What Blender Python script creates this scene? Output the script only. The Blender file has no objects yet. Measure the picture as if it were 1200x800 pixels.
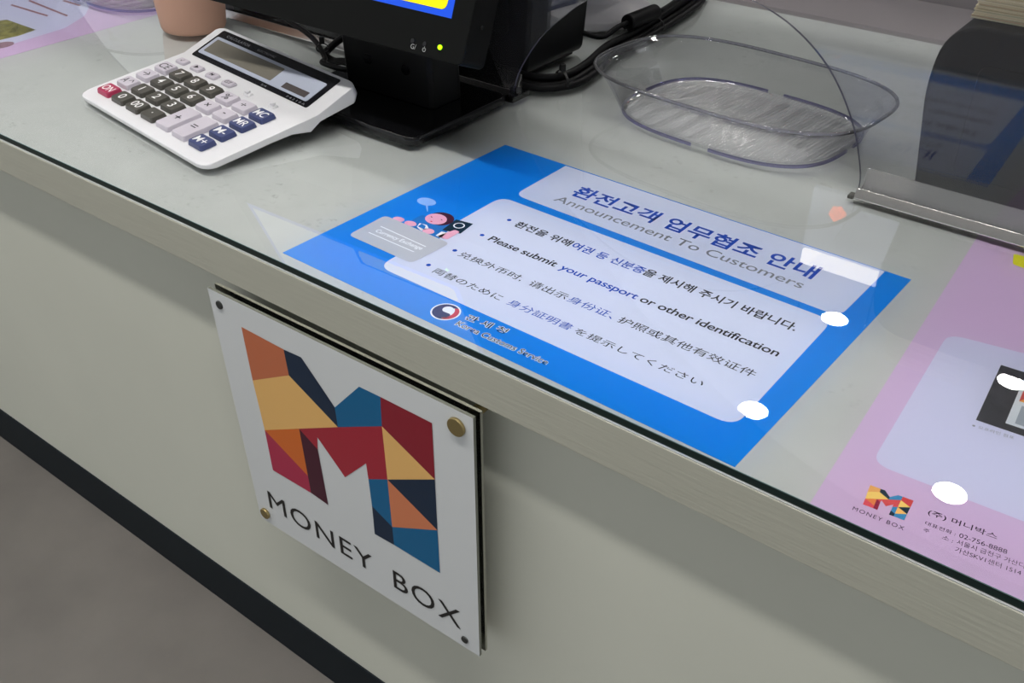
import bpy, bmesh, math, random
import numpy as np
from mathutils import Vector, Matrix
random.seed(7)
SC = bpy.context.scene
COL = SC.collection
F_PX = 1149.833
CAM = np.array([0.202867, -0.438561, 0.406467])
ROT = np.array([[0.7968606, 0.60407225, 0.01048309], [0.35075411, -0.44842941, -0.8221208], [-0.49191944, 0.65879267, -0.56921656]])          # world -> camera (x right, y down, z forward)
# ---------------------------------------------------------------- camera
cd = bpy.data.cameras.new('camera'); cam = bpy.data.objects.new('camera', cd); COL.objects.link(cam)
cd.sensor_width = 36.0; cd.lens = F_PX * 36.0 / 1200.0; cd.clip_start = 0.01; cd.clip_end = 50
m = Matrix([[ROT[0][i], -ROT[1][i], -ROT[2][i], CAM[i]] for i in range(3)] + [[0, 0, 0, 1]])
cam.matrix_world = m
SC.camera = cam
# ---------------------------------------------------------------- world and exposure
w = bpy.data.worlds.new('world'); SC.world = w; w.use_nodes = True
WORLD_STRENGTH = 0.60
w.node_tree.nodes['Background'].inputs[0].default_value = (0.93, 0.97, 1.0, 1)
w.node_tree.nodes['Background'].inputs[1].default_value = WORLD_STRENGTH
LAMP_STRENGTH = 84.0
SC.view_settings.view_transform = 'Standard'
SC.view_settings.look = 'None'
SC.view_settings.exposure = 0.08
SC.view_settings.gamma = 1.0
SC.view_settings.use_curve_mapping = False

# ---------------------------------------------------------------- measuring helpers
def up(px, py, z=None, y=None):
    """point of the plane z=... or y=... seen at a photo pixel: used to measure sizes and places"""
    d = np.array([(px - 600) / F_PX, (py - 400) / F_PX, 1.0]) @ ROT
    t = (z - CAM[2]) / d[2] if z is not None else (y - CAM[1]) / d[1]
    return CAM + t * d
def lin(c):
    return tuple(((x / 255) / 12.92 if x / 255 <= 0.04045 else ((x / 255 + 0.055) / 1.055) ** 2.4) for x in c) + (1.0,)

# ---------------------------------------------------------------- materials
MATS = {}
def mat(name, rgb, rough=0.5, metal=0.0, spec=0.5, bump=0.0, bscale=200.0, var=0.0, vscale=40.0, coat=0.0, stretch=None, emit=None):
    if name in MATS: return MATS[name]
    m = bpy.data.materials.new(name); m.use_nodes = True; MATS[name] = m
    nt = m.node_tree; b = nt.nodes['Principled BSDF']
    col = lin(rgb) if max(rgb) > 1.0 else tuple(rgb) + (1.0,)
    b.inputs['Base Color'].default_value = col
    b.inputs['Roughness'].default_value = rough
    b.inputs['Metallic'].default_value = metal
    b.inputs['Specular IOR Level'].default_value = spec
    b.inputs['Coat Weight'].default_value = coat
    if emit:
        b.inputs['Emission Color'].default_value = col; b.inputs['Emission Strength'].default_value = emit
    tc = nt.nodes.new('ShaderNodeTexCoord')
    vec = tc.outputs['Object']
    if stretch:
        mp = nt.nodes.new('ShaderNodeMapping'); mp.inputs['Scale'].default_value = stretch
        nt.links.new(vec, mp.inputs[0]); vec = mp.outputs[0]
    if var > 0:
        n = nt.nodes.new('ShaderNodeTexNoise'); n.inputs['Scale'].default_value = vscale; n.inputs['Detail'].default_value = 6
        nt.links.new(vec, n.inputs['Vector'])
        r = nt.nodes.new('ShaderNodeMapRange'); r.inputs[1].default_value = 0.3; r.inputs[2].default_value = 0.7
        r.inputs[3].default_value = 1 - var; r.inputs[4].default_value = 1 + var
        nt.links.new(n.outputs[0], r.inputs[0])
        mx = nt.nodes.new('ShaderNodeMix'); mx.data_type = 'RGBA'; mx.blend_type = 'MULTIPLY'; mx.inputs[0].default_value = 1
        mx.inputs[6].default_value = col
        nt.links.new(r.outputs[0], mx.inputs[7]); nt.links.new(mx.outputs[2], b.inputs['Base Color'])
    if bump > 0:
        n = nt.nodes.new('ShaderNodeTexNoise'); n.inputs['Scale'].default_value = bscale; n.inputs['Detail'].default_value = 5
        nt.links.new(vec, n.inputs['Vector'])
        bp = nt.nodes.new('ShaderNodeBump'); bp.inputs['Strength'].default_value = bump; bp.inputs['Distance'].default_value = 0.001
        nt.links.new(n.outputs[0], bp.inputs['Height']); nt.links.new(bp.outputs[0], b.inputs['Normal'])
    return m
def clear(name, tint, rough=0.0, ior=1.5, gain=1.0, edge=None, edge_pow=3.0, haze=0.0, ripple=0.0, ribs=0.0):
    """clear sheet: see-through with a Fresnel gloss; edge = tint taken where seen edge on"""
    m = bpy.data.materials.new(name); m.use_nodes = True; MATS[name] = m
    nt = m.node_tree; nt.nodes.clear()
    out = nt.nodes.new('ShaderNodeOutputMaterial')
    tr = nt.nodes.new('ShaderNodeBsdfTransparent'); tr.inputs[0].default_value = tuple(tint) + (1,)
    gl = nt.nodes.new('ShaderNodeBsdfGlossy'); gl.inputs['Roughness'].default_value = rough; gl.inputs[0].default_value = (1, 1, 1, 1)
    fr = nt.nodes.new('ShaderNodeFresnel'); fr.inputs[0].default_value = ior
    f = fr.outputs[0]
    if gain != 1.0:
        mm = nt.nodes.new('ShaderNodeMath'); mm.operation = 'MULTIPLY'; mm.inputs[1].default_value = gain; mm.use_clamp = True
        nt.links.new(f, mm.inputs[0]); f = mm.outputs[0]
    base = tr.outputs[0]
    if edge:
        lw = nt.nodes.new('ShaderNodeLayerWeight'); lw.inputs[0].default_value = 0.5
        pw = nt.nodes.new('ShaderNodeMath'); pw.operation = 'POWER'; pw.inputs[1].default_value = edge_pow
        nt.links.new(lw.outputs['Facing'], pw.inputs[0])
        mc = nt.nodes.new('ShaderNodeMix'); mc.data_type = 'RGBA'
        mc.inputs[6].default_value = tuple(tint) + (1,); mc.inputs[7].default_value = tuple(edge) + (1,)
        nt.links.new(pw.outputs[0], mc.inputs[0]); nt.links.new(mc.outputs[2], tr.inputs[0])
    if haze > 0:
        df = nt.nodes.new('ShaderNodeBsdfDiffuse'); df.inputs[0].default_value = (0.8, 0.8, 0.85, 1)
        mh = nt.nodes.new('ShaderNodeMixShader'); mh.inputs[0].default_value = haze
        nt.links.new(base, mh.inputs[1]); nt.links.new(df.outputs[0], mh.inputs[2]); base = mh.outputs[0]
        if ribs > 0:      # light and dark of the moulded ribs, painted in as haze stripes
            tc = nt.nodes.new('ShaderNodeTexCoord'); sp = nt.nodes.new('ShaderNodeSeparateXYZ'); nt.links.new(tc.outputs['Object'], sp.inputs[0])
            m1_ = nt.nodes.new('ShaderNodeMath'); m1_.operation = 'MULTIPLY'; m1_.inputs[1].default_value = 2 * math.pi / ribs; nt.links.new(sp.outputs[0], m1_.inputs[0])
            m2_ = nt.nodes.new('ShaderNodeMath'); m2_.operation = 'SINE'; nt.links.new(m1_.outputs[0], m2_.inputs[0])
            m3_ = nt.nodes.new('ShaderNodeMapRange'); m3_.inputs[1].default_value = -0.4; m3_.inputs[2].default_value = 0.8; m3_.inputs[3].default_value = haze * 0.15; m3_.inputs[4].default_value = haze * 2.0
            nt.links.new(m2_.outputs[0], m3_.inputs[0]); nt.links.new(m3_.outputs[0], mh.inputs[0])
    if ripple > 0:
        tc = nt.nodes.new('ShaderNodeTexCoord'); n = nt.nodes.new('ShaderNodeTexNoise'); n.inputs['Scale'].default_value = 25
        nt.links.new(tc.outputs['Object'], n.inputs['Vector'])
        bp = nt.nodes.new('ShaderNodeBump'); bp.inputs['Strength'].default_value = ripple; bp.inputs['Distance'].default_value = 0.002
        nt.links.new(n.outputs[0], bp.inputs['Height']); nt.links.new(bp.outputs[0], gl.inputs['Normal'])
    mx = nt.nodes.new('ShaderNodeMixShader')
    nt.links.new(f, mx.inputs[0]); nt.links.new(base, mx.inputs[1]); nt.links.new(gl.outputs[0], mx.inputs[2])
    nt.links.new(mx.outputs[0], out.inputs[0])
    return m

# ---------------------------------------------------------------- object helpers
def link(name, me, parent=None, mats=(), mw=None, smooth=False, label=None):
    o = bpy.data.objects.new(name, me); COL.objects.link(o)
    for mt in mats: me.materials.append(mt)
    if smooth:
        for p in me.polygons: p.use_smooth = True
    if mw is not None: o.matrix_world = mw
    if parent is not None:
        o.parent = parent
    if label: o['label'] = label
    return o
def from_bm(name, bm, mt, parent=None, smooth=False, bevel=0, seg=3, label=None, mw=None, norm=True):
    if norm: bmesh.ops.recalc_face_normals(bm, faces=bm.faces[:])
    me = bpy.data.meshes.new(name); bm.to_mesh(me); bm.free()
    o = link(name, me, parent, mt if isinstance(mt, (list, tuple)) else [mt], mw, smooth, label)
    if bevel:
        b = o.modifiers.new('bevel', 'BEVEL'); b.width = bevel; b.segments = seg; b.limit_method = 'ANGLE'; b.angle_limit = math.radians(28)
        b.harden_normals = False
        for p in me.polygons: p.use_smooth = True
        wn = o.modifiers.new('normals', 'WEIGHTED_NORMAL'); wn.keep_sharp = True
    return o
def root(name, loc, label, cat, group=None, rz=0.0):
    o = bpy.data.objects.new(name, None); COL.objects.link(o); o.location = loc; o.rotation_euler = (0, 0, rz)
    o.empty_display_size = 0.02
    o['label'] = label; o['category'] = cat
    if group: o['group'] = group
    bpy.context.view_layer.update()
    return o
def tag(o, label, cat, group=None):
    o['label'] = label; o['category'] = cat
    if group: o['group'] = group
    return o
def keep(o):
    """set a child's inverse so that world-space coordinates of its mesh stay put"""
    o.matrix_parent_inverse = Matrix.Translation(o.parent.location).inverted() if o.parent.rotation_euler.z == 0 else o.parent.matrix_world.inverted()
    return o
def box(bm, x0, x1, y0, y1, z0, z1, mi=0):
    v = [bm.verts.new(p) for p in ((x0, y0, z0), (x1, y0, z0), (x1, y1, z0), (x0, y1, z0), (x0, y0, z1), (x1, y0, z1), (x1, y1, z1), (x0, y1, z1))]
    fs = [bm.faces.new([v[i] for i in q]) for q in ((3, 2, 1, 0), (4, 5, 6, 7), (0, 1, 5, 4), (1, 2, 6, 5), (2, 3, 7, 6), (3, 0, 4, 7))]
    for f_ in fs: f_.material_index = mi
    return fs
def loft(bm, rings, cap0=True, cap1=True, closed=True):
    R_ = [[bm.verts.new(p) for p in r] for r in rings]
    n = len(R_[0])
    for a, b in zip(R_[:-1], R_[1:]):
        for i in range(n if closed else n - 1):
            bm.faces.new((a[i], a[(i + 1) % n], b[(i + 1) % n], b[i]))
    if cap0: bm.faces.new(R_[0][::-1])
    if cap1: bm.faces.new(R_[-1])
    return R_
def rrect(w, d, r, n=5, cx=0, cy=0):
    r = min(r, w / 2 - 1e-5, d / 2 - 1e-5); pts = []
    for (sx, sy, a0) in ((1, 1, 0), (-1, 1, 90), (-1, -1, 180), (1, -1, 270)):
        for k in range(n + 1):
            a = math.radians(a0 + 90 * k / n)
            pts.append((cx + sx * (w / 2 - r) + r * math.cos(a), cy + sy * (d / 2 - r) + r * math.sin(a)))
    return pts
def rpoly(pts, r, n=6):
    """round every corner of a 2-D polygon; r may be a list"""
    out = []; N = len(pts)
    for i in range(N):
        p0, p, p1 = np.array(pts[i - 1], float), np.array(pts[i], float), np.array(pts[(i + 1) % N], float)
        ri = r[i] if isinstance(r, (list, tuple)) else r
        if ri <= 0: out.append(tuple(p)); continue
        a = (p0 - p) / np.linalg.norm(p0 - p); b = (p1 - p) / np.linalg.norm(p1 - p)
        for k in range(n + 1):
            t = k / n
            q = p + a * ri * (1 - t) ** 2 + b * ri * t ** 2
            out.append(tuple(q))
    return out
def prism_z(bm, pts, z0, z1):
    loft(bm, [[(x, y, z0) for x, y in pts], [(x, y, z1) for x, y in pts]])
def prism_y(bm, pts, y0, y1):
    loft(bm, [[(x, y0, z) for x, z in pts], [(x, y1, z) for x, z in pts]])
def prism_x(bm, pts, x0, x1):
    loft(bm, [[(x0, y, z) for y, z in pts], [(x1, y, z) for y, z in pts]])
def tube(bm, pts, r, n=10, cap=True, rad=None):
    pts = [Vector(p) for p in pts]; rings = []
    t0 = (pts[1] - pts[0]).normalized(); nrm = t0.orthogonal().normalized()
    for i, p in enumerate(pts):
        t = (pts[min(i + 1, len(pts) - 1)] - pts[max(i - 1, 0)]).normalized()
        nrm = (nrm - t * nrm.dot(t)).normalized(); bn = t.cross(nrm)
        rr_ = rad[i] if rad else r
        rings.append([p + (nrm * math.cos(a) + bn * math.sin(a)) * rr_ for a in [2 * math.pi * k / n for k in range(n)]])
    loft(bm, rings, cap, cap)
def spline(pts, n=12):
    P = [np.array(p, float) for p in pts]; P = [2 * P[0] - P[1]] + P + [2 * P[-1] - P[-2]]; out = []
    for i in range(1, len(P) - 2):
        for k in range(n):
            t = k / n
            out.append(0.5 * ((2 * P[i]) + (-P[i - 1] + P[i + 1]) * t + (2 * P[i - 1] - 5 * P[i] + 4 * P[i + 1] - P[i + 2]) * t * t + (-P[i - 1] + 3 * P[i] - 3 * P[i + 1] + P[i + 2]) * t ** 3))
    out.append(P[-2]); return [tuple(q) for q in out]
def cyl(bm, c, axis, r, h, n=24, r2=None):
    a = Vector(axis).normalized(); u_ = a.orthogonal().normalized(); v_ = a.cross(u_); c = Vector(c)
    r2 = r if r2 is None else r2
    rings = [[c + a * hh + (u_ * math.cos(t) + v_ * math.sin(t)) * rr_ for t in [2 * math.pi * k / n for k in range(n)]] for hh, rr_ in ((0, r), (h, r2))]
    loft(bm, rings)

# ---------------------------------------------------------------- text
_tc = {}
def text_mesh(s, bold=0.0, spacing=1.0):
    key = (s, bold, spacing)
    if key in _tc: return _tc[key].copy()
    cu = bpy.data.curves.new('t', 'FONT'); cu.body = s; cu.size = 1.0; cu.offset = bold; cu.space_character = spacing; cu.resolution_u = 4
    ob = bpy.data.objects.new('t', cu); COL.objects.link(ob); bpy.context.view_layer.update()
    me = bpy.data.meshes.new_from_object(ob.evaluated_get(bpy.context.evaluated_depsgraph_get()))
    bpy.data.objects.remove(ob); bpy.data.curves.remove(cu); me.materials.clear()
    _tc[key] = me
    return me.copy()
def place_text(name, s, origin, ux, uy, width, mt, parent, bold=0.0, spacing=1.0, height=None, mode='ink', lift=(0, 0, 0), label=None, grow=0.0):
    """lay a line of lettering from origin along ux; width = ink width; height = ink height ('ink') or cap height ('cap')"""
    me = text_mesh(s, bold, spacing); n = len(me.vertices)
    co = np.empty(n * 3); me.vertices.foreach_get('co', co); co = co.reshape(-1, 3)
    m0 = text_mesh(s, 0.0, spacing); cb = np.empty(len(m0.vertices) * 3); m0.vertices.foreach_get('co', cb); cb = cb.reshape(-1, 3); bpy.data.meshes.remove(m0)
    x0, x1 = cb[:, 0].min(), cb[:, 0].max(); y0, y1 = cb[:, 1].min(), cb[:, 1].max()
    if mode == 'cap': y0, y1 = 0.0, 0.715
    sx = width / (x1 - x0); sy = sx if height is None else height / (y1 - y0)
    X = (co[:, 0] - x0) * sx; Y = (co[:, 1] - y0) * sy
    ux = np.array(ux, float); uy = np.array(uy, float); nz = np.cross(ux, uy)
    o3 = np.array(origin, float) + np.array(lift, float)
    c3 = o3 + X[:, None] * ux + Y[:, None] * uy
    me.vertices.foreach_set('co', c3.ravel()); me.update()
    me.name = name
    o = link(name, me, parent, [mt], label=label)
    return keep(o)
def ptext(name, s, bl, br, top, zp, mt, parent, bold=0.0, spacing=1.0, mode='ink', k=1, label=None):
    """lettering printed on a sheet lying at height zp; bl, br, top are its measured baseline ends and a point of its top line"""
    a = up(*bl, z=zp); b = up(*br, z=zp); t = up(*top, z=zp)
    u_ = (b - a); wd = np.linalg.norm(u_); u_ /= wd; v_ = np.array([-u_[1], u_[0], 0])
    return place_text(name, s, a, u_, v_, wd, mt, parent, bold, spacing, float((t - a) @ v_), mode, (0, 0, k * 0.00006), label)
def pshape(name, pts, zp, k, mt, parent, r=0.0, label=None, raw=False):
    """printed patch: outline measured in the photo, on the sheet at height zp"""
    P = [tuple(p) for p in pts] if raw else [tuple(up(*p, z=zp)[:2]) for p in pts]
    if (isinstance(r, (list, tuple)) or r > 0): P = rpoly(P, r)
    bm = bmesh.new(); bm.faces.new([bm.verts.new((x, y, zp + k * 0.00006)) for x, y in P])
    bm.normal_update(); bmesh.ops.triangulate(bm, faces=bm.faces[:]); bm.normal_update()
    for f_ in bm.faces:
        if f_.normal.z < 0: f_.normal_flip()
    o = from_bm(name, bm, mt, parent, label=label, norm=False)
    return keep(o)
def pdisc(name, c, r, zp, k, mt, parent, n=28, label=None, sy=1.0, ang=0.0, px=True):
    c = up(*c, z=zp) if px else c
    ca, sa = math.cos(ang), math.sin(ang)
    pts = [(c[0] + r * math.cos(t) * ca - r * sy * math.sin(t) * sa, c[1] + r * math.cos(t) * sa + r * sy * math.sin(t) * ca) for t in [2 * math.pi * i / n for i in range(n)]]
    return pshape(name, pts, zp, k, mt, parent, raw=True, label=label)

# ================================================================ the setting
FLOOR_Z = -0.5968; CEIL_Z = 1.9
ZC = -0.0030          # top of the laminate worktop
GT = 0.0035          # top of the glass
def struct(name, bm, m, **k):
    o = from_bm(name, bm, m, **k); o['kind'] = 'structure'; return o
m_floor = mat('floor_tile', (108, 104, 99), rough=0.55, var=0.13, vscale=9, bump=0.15, bscale=60)
bm = bmesh.new(); box(bm, -4, 4, -3.5, 4.6, FLOOR_Z - 0.05, FLOOR_Z); struct('floor', bm, m_floor)
m_ceil = mat('ceiling_paint', (205, 205, 205), rough=0.9, bump=0.05)
bm = bmesh.new(); box(bm, -4, 4, -3.5, 4.6, CEIL_Z + 0.0, CEIL_Z + 0.05); struct('ceiling', bm, m_ceil)
m_wall = mat('wall_paint', (120, 120, 124), rough=0.9, bump=0.05)
bm = bmesh.new(); box(bm, -4, 4, 4.5, 4.6, FLOOR_Z, CEIL_Z); struct('wall_back', bm, m_wall)

# ---------------------------------------------------------------- counter
m_lam = mat('worktop_laminate', (188, 191, 190), rough=0.45, var=0.03, vscale=30)
def scuffs(m):
    nt = m.node_tree; b = nt.nodes['Principled BSDF']; src = b.inputs['Base Color'].links[0].from_socket
    tc = nt.nodes.new('ShaderNodeTexCoord'); n1 = nt.nodes.new('ShaderNodeTexNoise'); n1.inputs['Scale'].default_value = 170; n1.inputs['Detail'].default_value = 3
    n2 = nt.nodes.new('ShaderNodeTexNoise'); n2.inputs['Scale'].default_value = 9
    for n in (n1, n2): nt.links.new(tc.outputs['Object'], n.inputs['Vector'])
    r1 = nt.nodes.new('ShaderNodeMapRange'); r1.inputs[1].default_value = 0.60; r1.inputs[2].default_value = 0.70
    r2 = nt.nodes.new('ShaderNodeMapRange'); r2.inputs[1].default_value = 0.50; r2.inputs[2].default_value = 0.62
    nt.links.new(n1.outputs[0], r1.inputs[0]); nt.links.new(n2.outputs[0], r2.inputs[0])
    mu_ = nt.nodes.new('ShaderNodeMath'); mu_.operation = 'MULTIPLY'; nt.links.new(r1.outputs[0], mu_.inputs[0]); nt.links.new(r2.outputs[0], mu_.inputs[1])
    m2_ = nt.nodes.new('ShaderNodeMath'); m2_.operation = 'MULTIPLY'; m2_.inputs[1].default_value = 0.35; nt.links.new(mu_.outputs[0], m2_.inputs[0])
    mx = nt.nodes.new('ShaderNodeMix'); mx.data_type = 'RGBA'; mx.inputs[7].default_value = lin((120, 118, 116))
    nt.links.new(m2_.outputs[0], mx.inputs[0]); nt.links.new(src, mx.inputs[6]); nt.links.new(mx.outputs[2], b.inputs['Base Color'])
scuffs(m_lam)
m_slab = mat('worktop_edge_paint', (182, 181, 167), rough=0.5, var=0.03, vscale=25, bump=0.25, bscale=30, stretch=(1, 6, 14))
m_panel = mat('front_panel_paint', (212, 213, 200), rough=0.55, var=0.02, vscale=6, bump=0.05, bscale=60)
m_kick = mat('plinth_vinyl', (20, 28, 34), rough=0.6, spec=0.2, var=0.06, vscale=20)
OV = 0.024
CX0, CX1 = -2.6, 2.2
counter = root('service_counter', (0, 0.3, FLOOR_Z), 'long cream counter with pale laminate top, painted front and black plinth', 'counter')
bm = bmesh.new(); box(bm, CX0, CX1, 0.0012, 0.93, -0.0416, ZC)
o = keep(from_bm('worktop', bm, m_lam, counter))
bm = bmesh.new(); box(bm, CX0, CX1, 0.0, 0.0012, -0.0416, ZC - 0.0004)
keep(from_bm('edge_band', bm, m_slab, counter, bevel=0.0005, seg=2))
bm = bmesh.new(); box(bm, CX0, CX1, OV, OV + 0.02, -0.5259, -0.0416)
keep(from_bm('front_panel', bm, m_panel, counter))
bm = bmesh.new(); box(bm, CX0, CX1, OV + 0.35, OV + 0.37, FLOOR_Z, -0.0416)
keep(from_bm('back_panel', bm, m_panel, counter))
bm = bmesh.new(); box(bm, CX0, CX1, OV - 0.002, OV + 0.012, FLOOR_Z, -0.5259)
keep(from_bm('plinth', bm, m_kick, counter, bevel=0.001, seg=2))
# staff desk behind
m_desk = mat('desk_laminate', (116, 111, 113), rough=0.35, var=0.04, vscale=12)
desk = root('staff_desk', (0, 1.3, FLOOR_Z), 'grey brown staff desk behind the glass-topped counter', 'desk')
bm = bmesh.new(); box(bm, CX0, CX1, 0.945, 1.495, -0.13, -0.10); keep(from_bm('desktop', bm, m_desk, desk, bevel=0.002))
bm = bmesh.new(); box(bm, CX0, CX1, 1.50, 1.52, FLOOR_Z, 0.05); keep(from_bm('back_panel', bm, m_desk, desk, bevel=0.002))
bm = bmesh.new(); box(bm, CX0, CX1, 0.96, 0.98, FLOOR_Z, -0.13); keep(from_bm('front_panel', bm, m_desk, desk))

# glass sheet
m_glass = clear('float_glass', (0.972, 0.984, 0.978), gain=1.0)
m_gedge = mat('glass_edge_green', (12, 34, 32), rough=0.08, spec=0.5)
m_gbev = mat('glass_bevel', (120, 150, 150), rough=0.12, metal=0.6)
m_under = clear('float_glass_underside', (1, 1, 1), gain=0.0)
bm = bmesh.new()
gx0, gx1, gy0, gy1 = CX0, CX1, 0.0022, 0.93
zb, zt = ZC + 0.0005, GT; e = 0.0004
prof = [(gy0, zb), (gy0, zt - e), (gy0 + e, zt), (gy1 - e, zt), (gy1, zt - e), (gy1, zb)]
loft(bm, [[(gx0, y, z) for y, z in prof], [(gx1, y, z) for y, z in prof]])
bmesh.ops.recalc_face_normals(bm, faces=bm.faces[:])
for f_ in bm.faces:
    n = f_.normal
    f_.material_index = 0 if n.z > 0.9 else 3 if n.z < -0.9 or n.y > 0.2 else 2 if n.z > 0.3 else 1
glass = from_bm('glass_top', bm, [m_glass, m_gedge, m_gbev, m_under], norm=False)
tag(glass, 'clear glass sheet with green edge covering the pale counter top', 'glass sheet')

# ================================================================ ceiling lamps
m_lamp = mat('lamp_diffuser', (1.0, 0.97, 0.93), rough=0.4, emit=LAMP_STRENGTH)
m_ring = mat('lamp_ring', (225, 225, 225), rough=0.4)
def downlight(x, y, r, label, group):
    t = root('ceiling_downlight', (x, y, CEIL_Z), label, 'ceiling light', group)
    bm = bmesh.new(); cyl(bm, (0, 0, -0.006), (0, 0, 1), r, 0.005, 32); from_bm('diffuser', bm, m_lamp, t)
    bm = bmesh.new(); N = 32
    ro = [[(q * math.cos(2 * math.pi * k / N), q * math.sin(2 * math.pi * k / N), zz) for k in range(N)] for q, zz in ((r + 0.002, -0.009), (r + 0.012, -0.006), (r + 0.012, -0.0005), (r + 0.002, -0.0005))]
    loft(bm, ro + [ro[0]], False, False); bmesh.ops.remove_doubles(bm, verts=bm.verts[:], dist=1e-6)
    from_bm('trim_ring', bm, m_ring, t, smooth=True)
    return t
for y in (-0.52, 0.85, 1.63, 2.41, 3.2):  # front row is off the grid, added unseen and packed to light the panel
    for x in ((-0.795, -0.07, 0.66) if y > 2 else [-2.17 + 0.18 * k for k in range(17)] if y < 0 else (-1.88, -1.52, -0.795, -0.07, 0.66) if y < 1 else (-1.52, -0.795, -0.07)):
        nm = {-0.52: 'added close-packed row just before the counter', 0.85: 'row over the counter', 1.63: 'row over the staff desk', 2.41: 'row past the staff desk', 3.2: 'row nearest the back wall'}[y]
        downlight(x, y, 0.055, 'round white ceiling downlight in the ' + nm, 'downlights of the ' + nm)
for x in (-0.865, -0.795):
    downlight(x, 4.26, 0.022, 'small round spotlight near the back wall, one of a pair', 'pair of small spotlights')

# ================================================================ posters under the glass
ZP = ZC + 0.00022
m_blue = mat('poster_blue', (6, 130, 226), rough=0.6, spec=0.2)
m_white = mat('poster_white', (208, 215, 238), rough=0.6, spec=0.2)
m_tblue = mat('print_blue', (10, 70, 178), rough=0.7, spec=0.1)
m_tblk = mat('print_black', (18, 18, 28), rough=0.7, spec=0.1)
m_tgrey = mat('print_grey', (128, 132, 142), rough=0.7, spec=0.1)
m_pwhite = mat('print_white', (240, 244, 250), rough=0.7, spec=0.1)
A = root('announcement_poster', (-0.17, 0.15, ZC), 'bright blue customer announcement poster with white text panels under the glass', 'poster')
pc = [up(*q, z=ZP)[:2] for q in ((331, 296), (861, 547), (1068, 327.5), (592, 169.5))]
bm = bmesh.new(); prism_z(bm, [tuple(p) for p in pc], ZC + 0.00002, ZP); keep(from_bm('paper', bm, m_blue, A))
pshape('header_panel', [(603, 228), (984, 371), (1037, 318), (663, 194.2)], ZP, 1, m_white, A, r=[0.012, 0.012, 0, 0])
pshape('body_panel', [(443, 312), (861, 500), (976, 375.5), (588, 230.5)], ZP, 1, m_white, A, r=[0.014, 0.014, 0.014, 0.014])
ptext('title_lettering', '환전고객 업무협조 안내', (667, 228), (950, 327), (677, 216), ZP, m_tblue, A, bold=0.022, k=2)
ptext('subtitle_lettering', 'Announcement To Customers', (648, 234.5), (938, 338), (800, 279.5), ZP, m_tgrey, A, mode='cap', bold=0.004, k=2)
for q in ((596.7, 257.8), (565, 275.5), (533, 293.5), (502.2, 310.5)):
    pdisc('bullet', q, 0.0021, ZP, 2, m_tblue, A, n=16)
def seg(s, x0, x1, x_ref, y_ref, slope, dx, dy, m_, b=0.0, mode='ink', sp=1.0, nm='text_line'):
    L = lambda x: y_ref + slope * (x - x_ref)
    return ptext(nm, s, (x0, L(x0)), (x1, L(x1)), (x0 + dx, L(x0) + dy), ZP, m_, A, bold=b, mode=mode, k=2, spacing=sp)
S1 = (601, 264.5, 0.3765); S2 = (571, 281.0, 0.403); S3 = (535, 299.5, 0.413); S4 = (505, 318.8, 0.426)
seg('환전을 위해', 601, 665, *S1, 5.5, -6.3, m_tblk, 0.018)
seg('여권 등 신분증', 667.5, 751, *S1, 6, -6.5, m_tblue, 0.018)
seg('을 제시해 주시기 바랍니다.', 751.5, 930, *S1, 7, -7, m_tblk, 0.018)
seg('Please submit', 571, 649, *S2, 6, -5.2, m_tblk, 0.014, 'cap', 0.97)
seg('your passport', 655, 744, *S2, 6.5, -5.4, m_tblue, 0.014, 'cap', 0.97)
seg('or other identification', 748.5, 910, *S2, 7, -5.8, m_tblk, 0.014, 'cap', 0.97)
seg('兑换外币时,', 535, 608.5, *S3, 6.5, -5.6, m_tblk)
seg('请出示', 617.5, 661, *S3, 6.8, -6, m_tblk)
seg('身份证、', 663, 716, *S3, 7, -6.2, m_tblue)
seg('护照或其他有效证件', 722, 882, *S3, 7.2, -6.4, m_tblk)
seg('両替のために', 505, 584, *S4, 6.8, -5.6, m_tblk)
seg('身分証明書', 592.5, 666, *S4, 7, -6, m_tblue)
seg('を提示してください', 671, 821, *S4, 7, -5.6, m_tblk)
# customs service mark
m_navy = mat('print_navy', (14, 30, 92), rough=0.7, spec=0.1); m_red = mat('print_red', (205, 40, 70), rough=0.7, spec=0.1)
em = pdisc('customs_emblem', (522.3, 365.3), 0.0118, ZP, 2, m_pwhite, A, n=40)
ec = up(522.3, 365.3, z=ZP); ea = math.radians(-1.5)
def epts(L): return [(ec[0] + x * math.cos(ea) - y * math.sin(ea), ec[1] + x * math.sin(ea) + y * math.cos(ea)) for x, y in L]
Rr = 0.0105
def arc(cx, cy, r, a0, a1, n=16): return [(cx + r * math.cos(math.radians(a0 + (a1 - a0) * k / n)), cy + r * math.sin(math.radians(a0 + (a1 - a0) * k / n))) for k in range(n + 1)]
navy = arc(0, 0, Rr, 60, 300, 24) + arc(Rr * 0.22, -Rr * 0.42, Rr * 0.44, -80, 60, 10) + arc(-Rr * 0.05, Rr * 0.32, Rr * 0.42, 250, 60, 12)
def child_print(o, par):
    mw = o.matrix_world.copy(); o.parent = par; o.matrix_parent_inverse = Matrix.Identity(4); return o
def pshape_sub(name, pts, k, mt, par, zp=ZP):
    o = pshape(name, pts, zp, k, mt, par, raw=True)
    o.matrix_parent_inverse = (par.parent.matrix_world @ par.matrix_parent_inverse).inverted() if False else Matrix.Translation(par.parent.location).inverted() @ Matrix.Identity(4)
    o.matrix_parent_inverse = Matrix.Identity(4)   # the parent print already sits in world coordinates
    return o
pshape_sub('swirl', epts(navy), 3, m_navy, em)
redp = arc(0, 0, Rr, 62, -62, 20) + arc(-Rr * 0.30, 0, Rr * 0.9, -56, 56, 16)
pshape_sub('swirl', epts(redp), 3, m_red, em)
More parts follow.
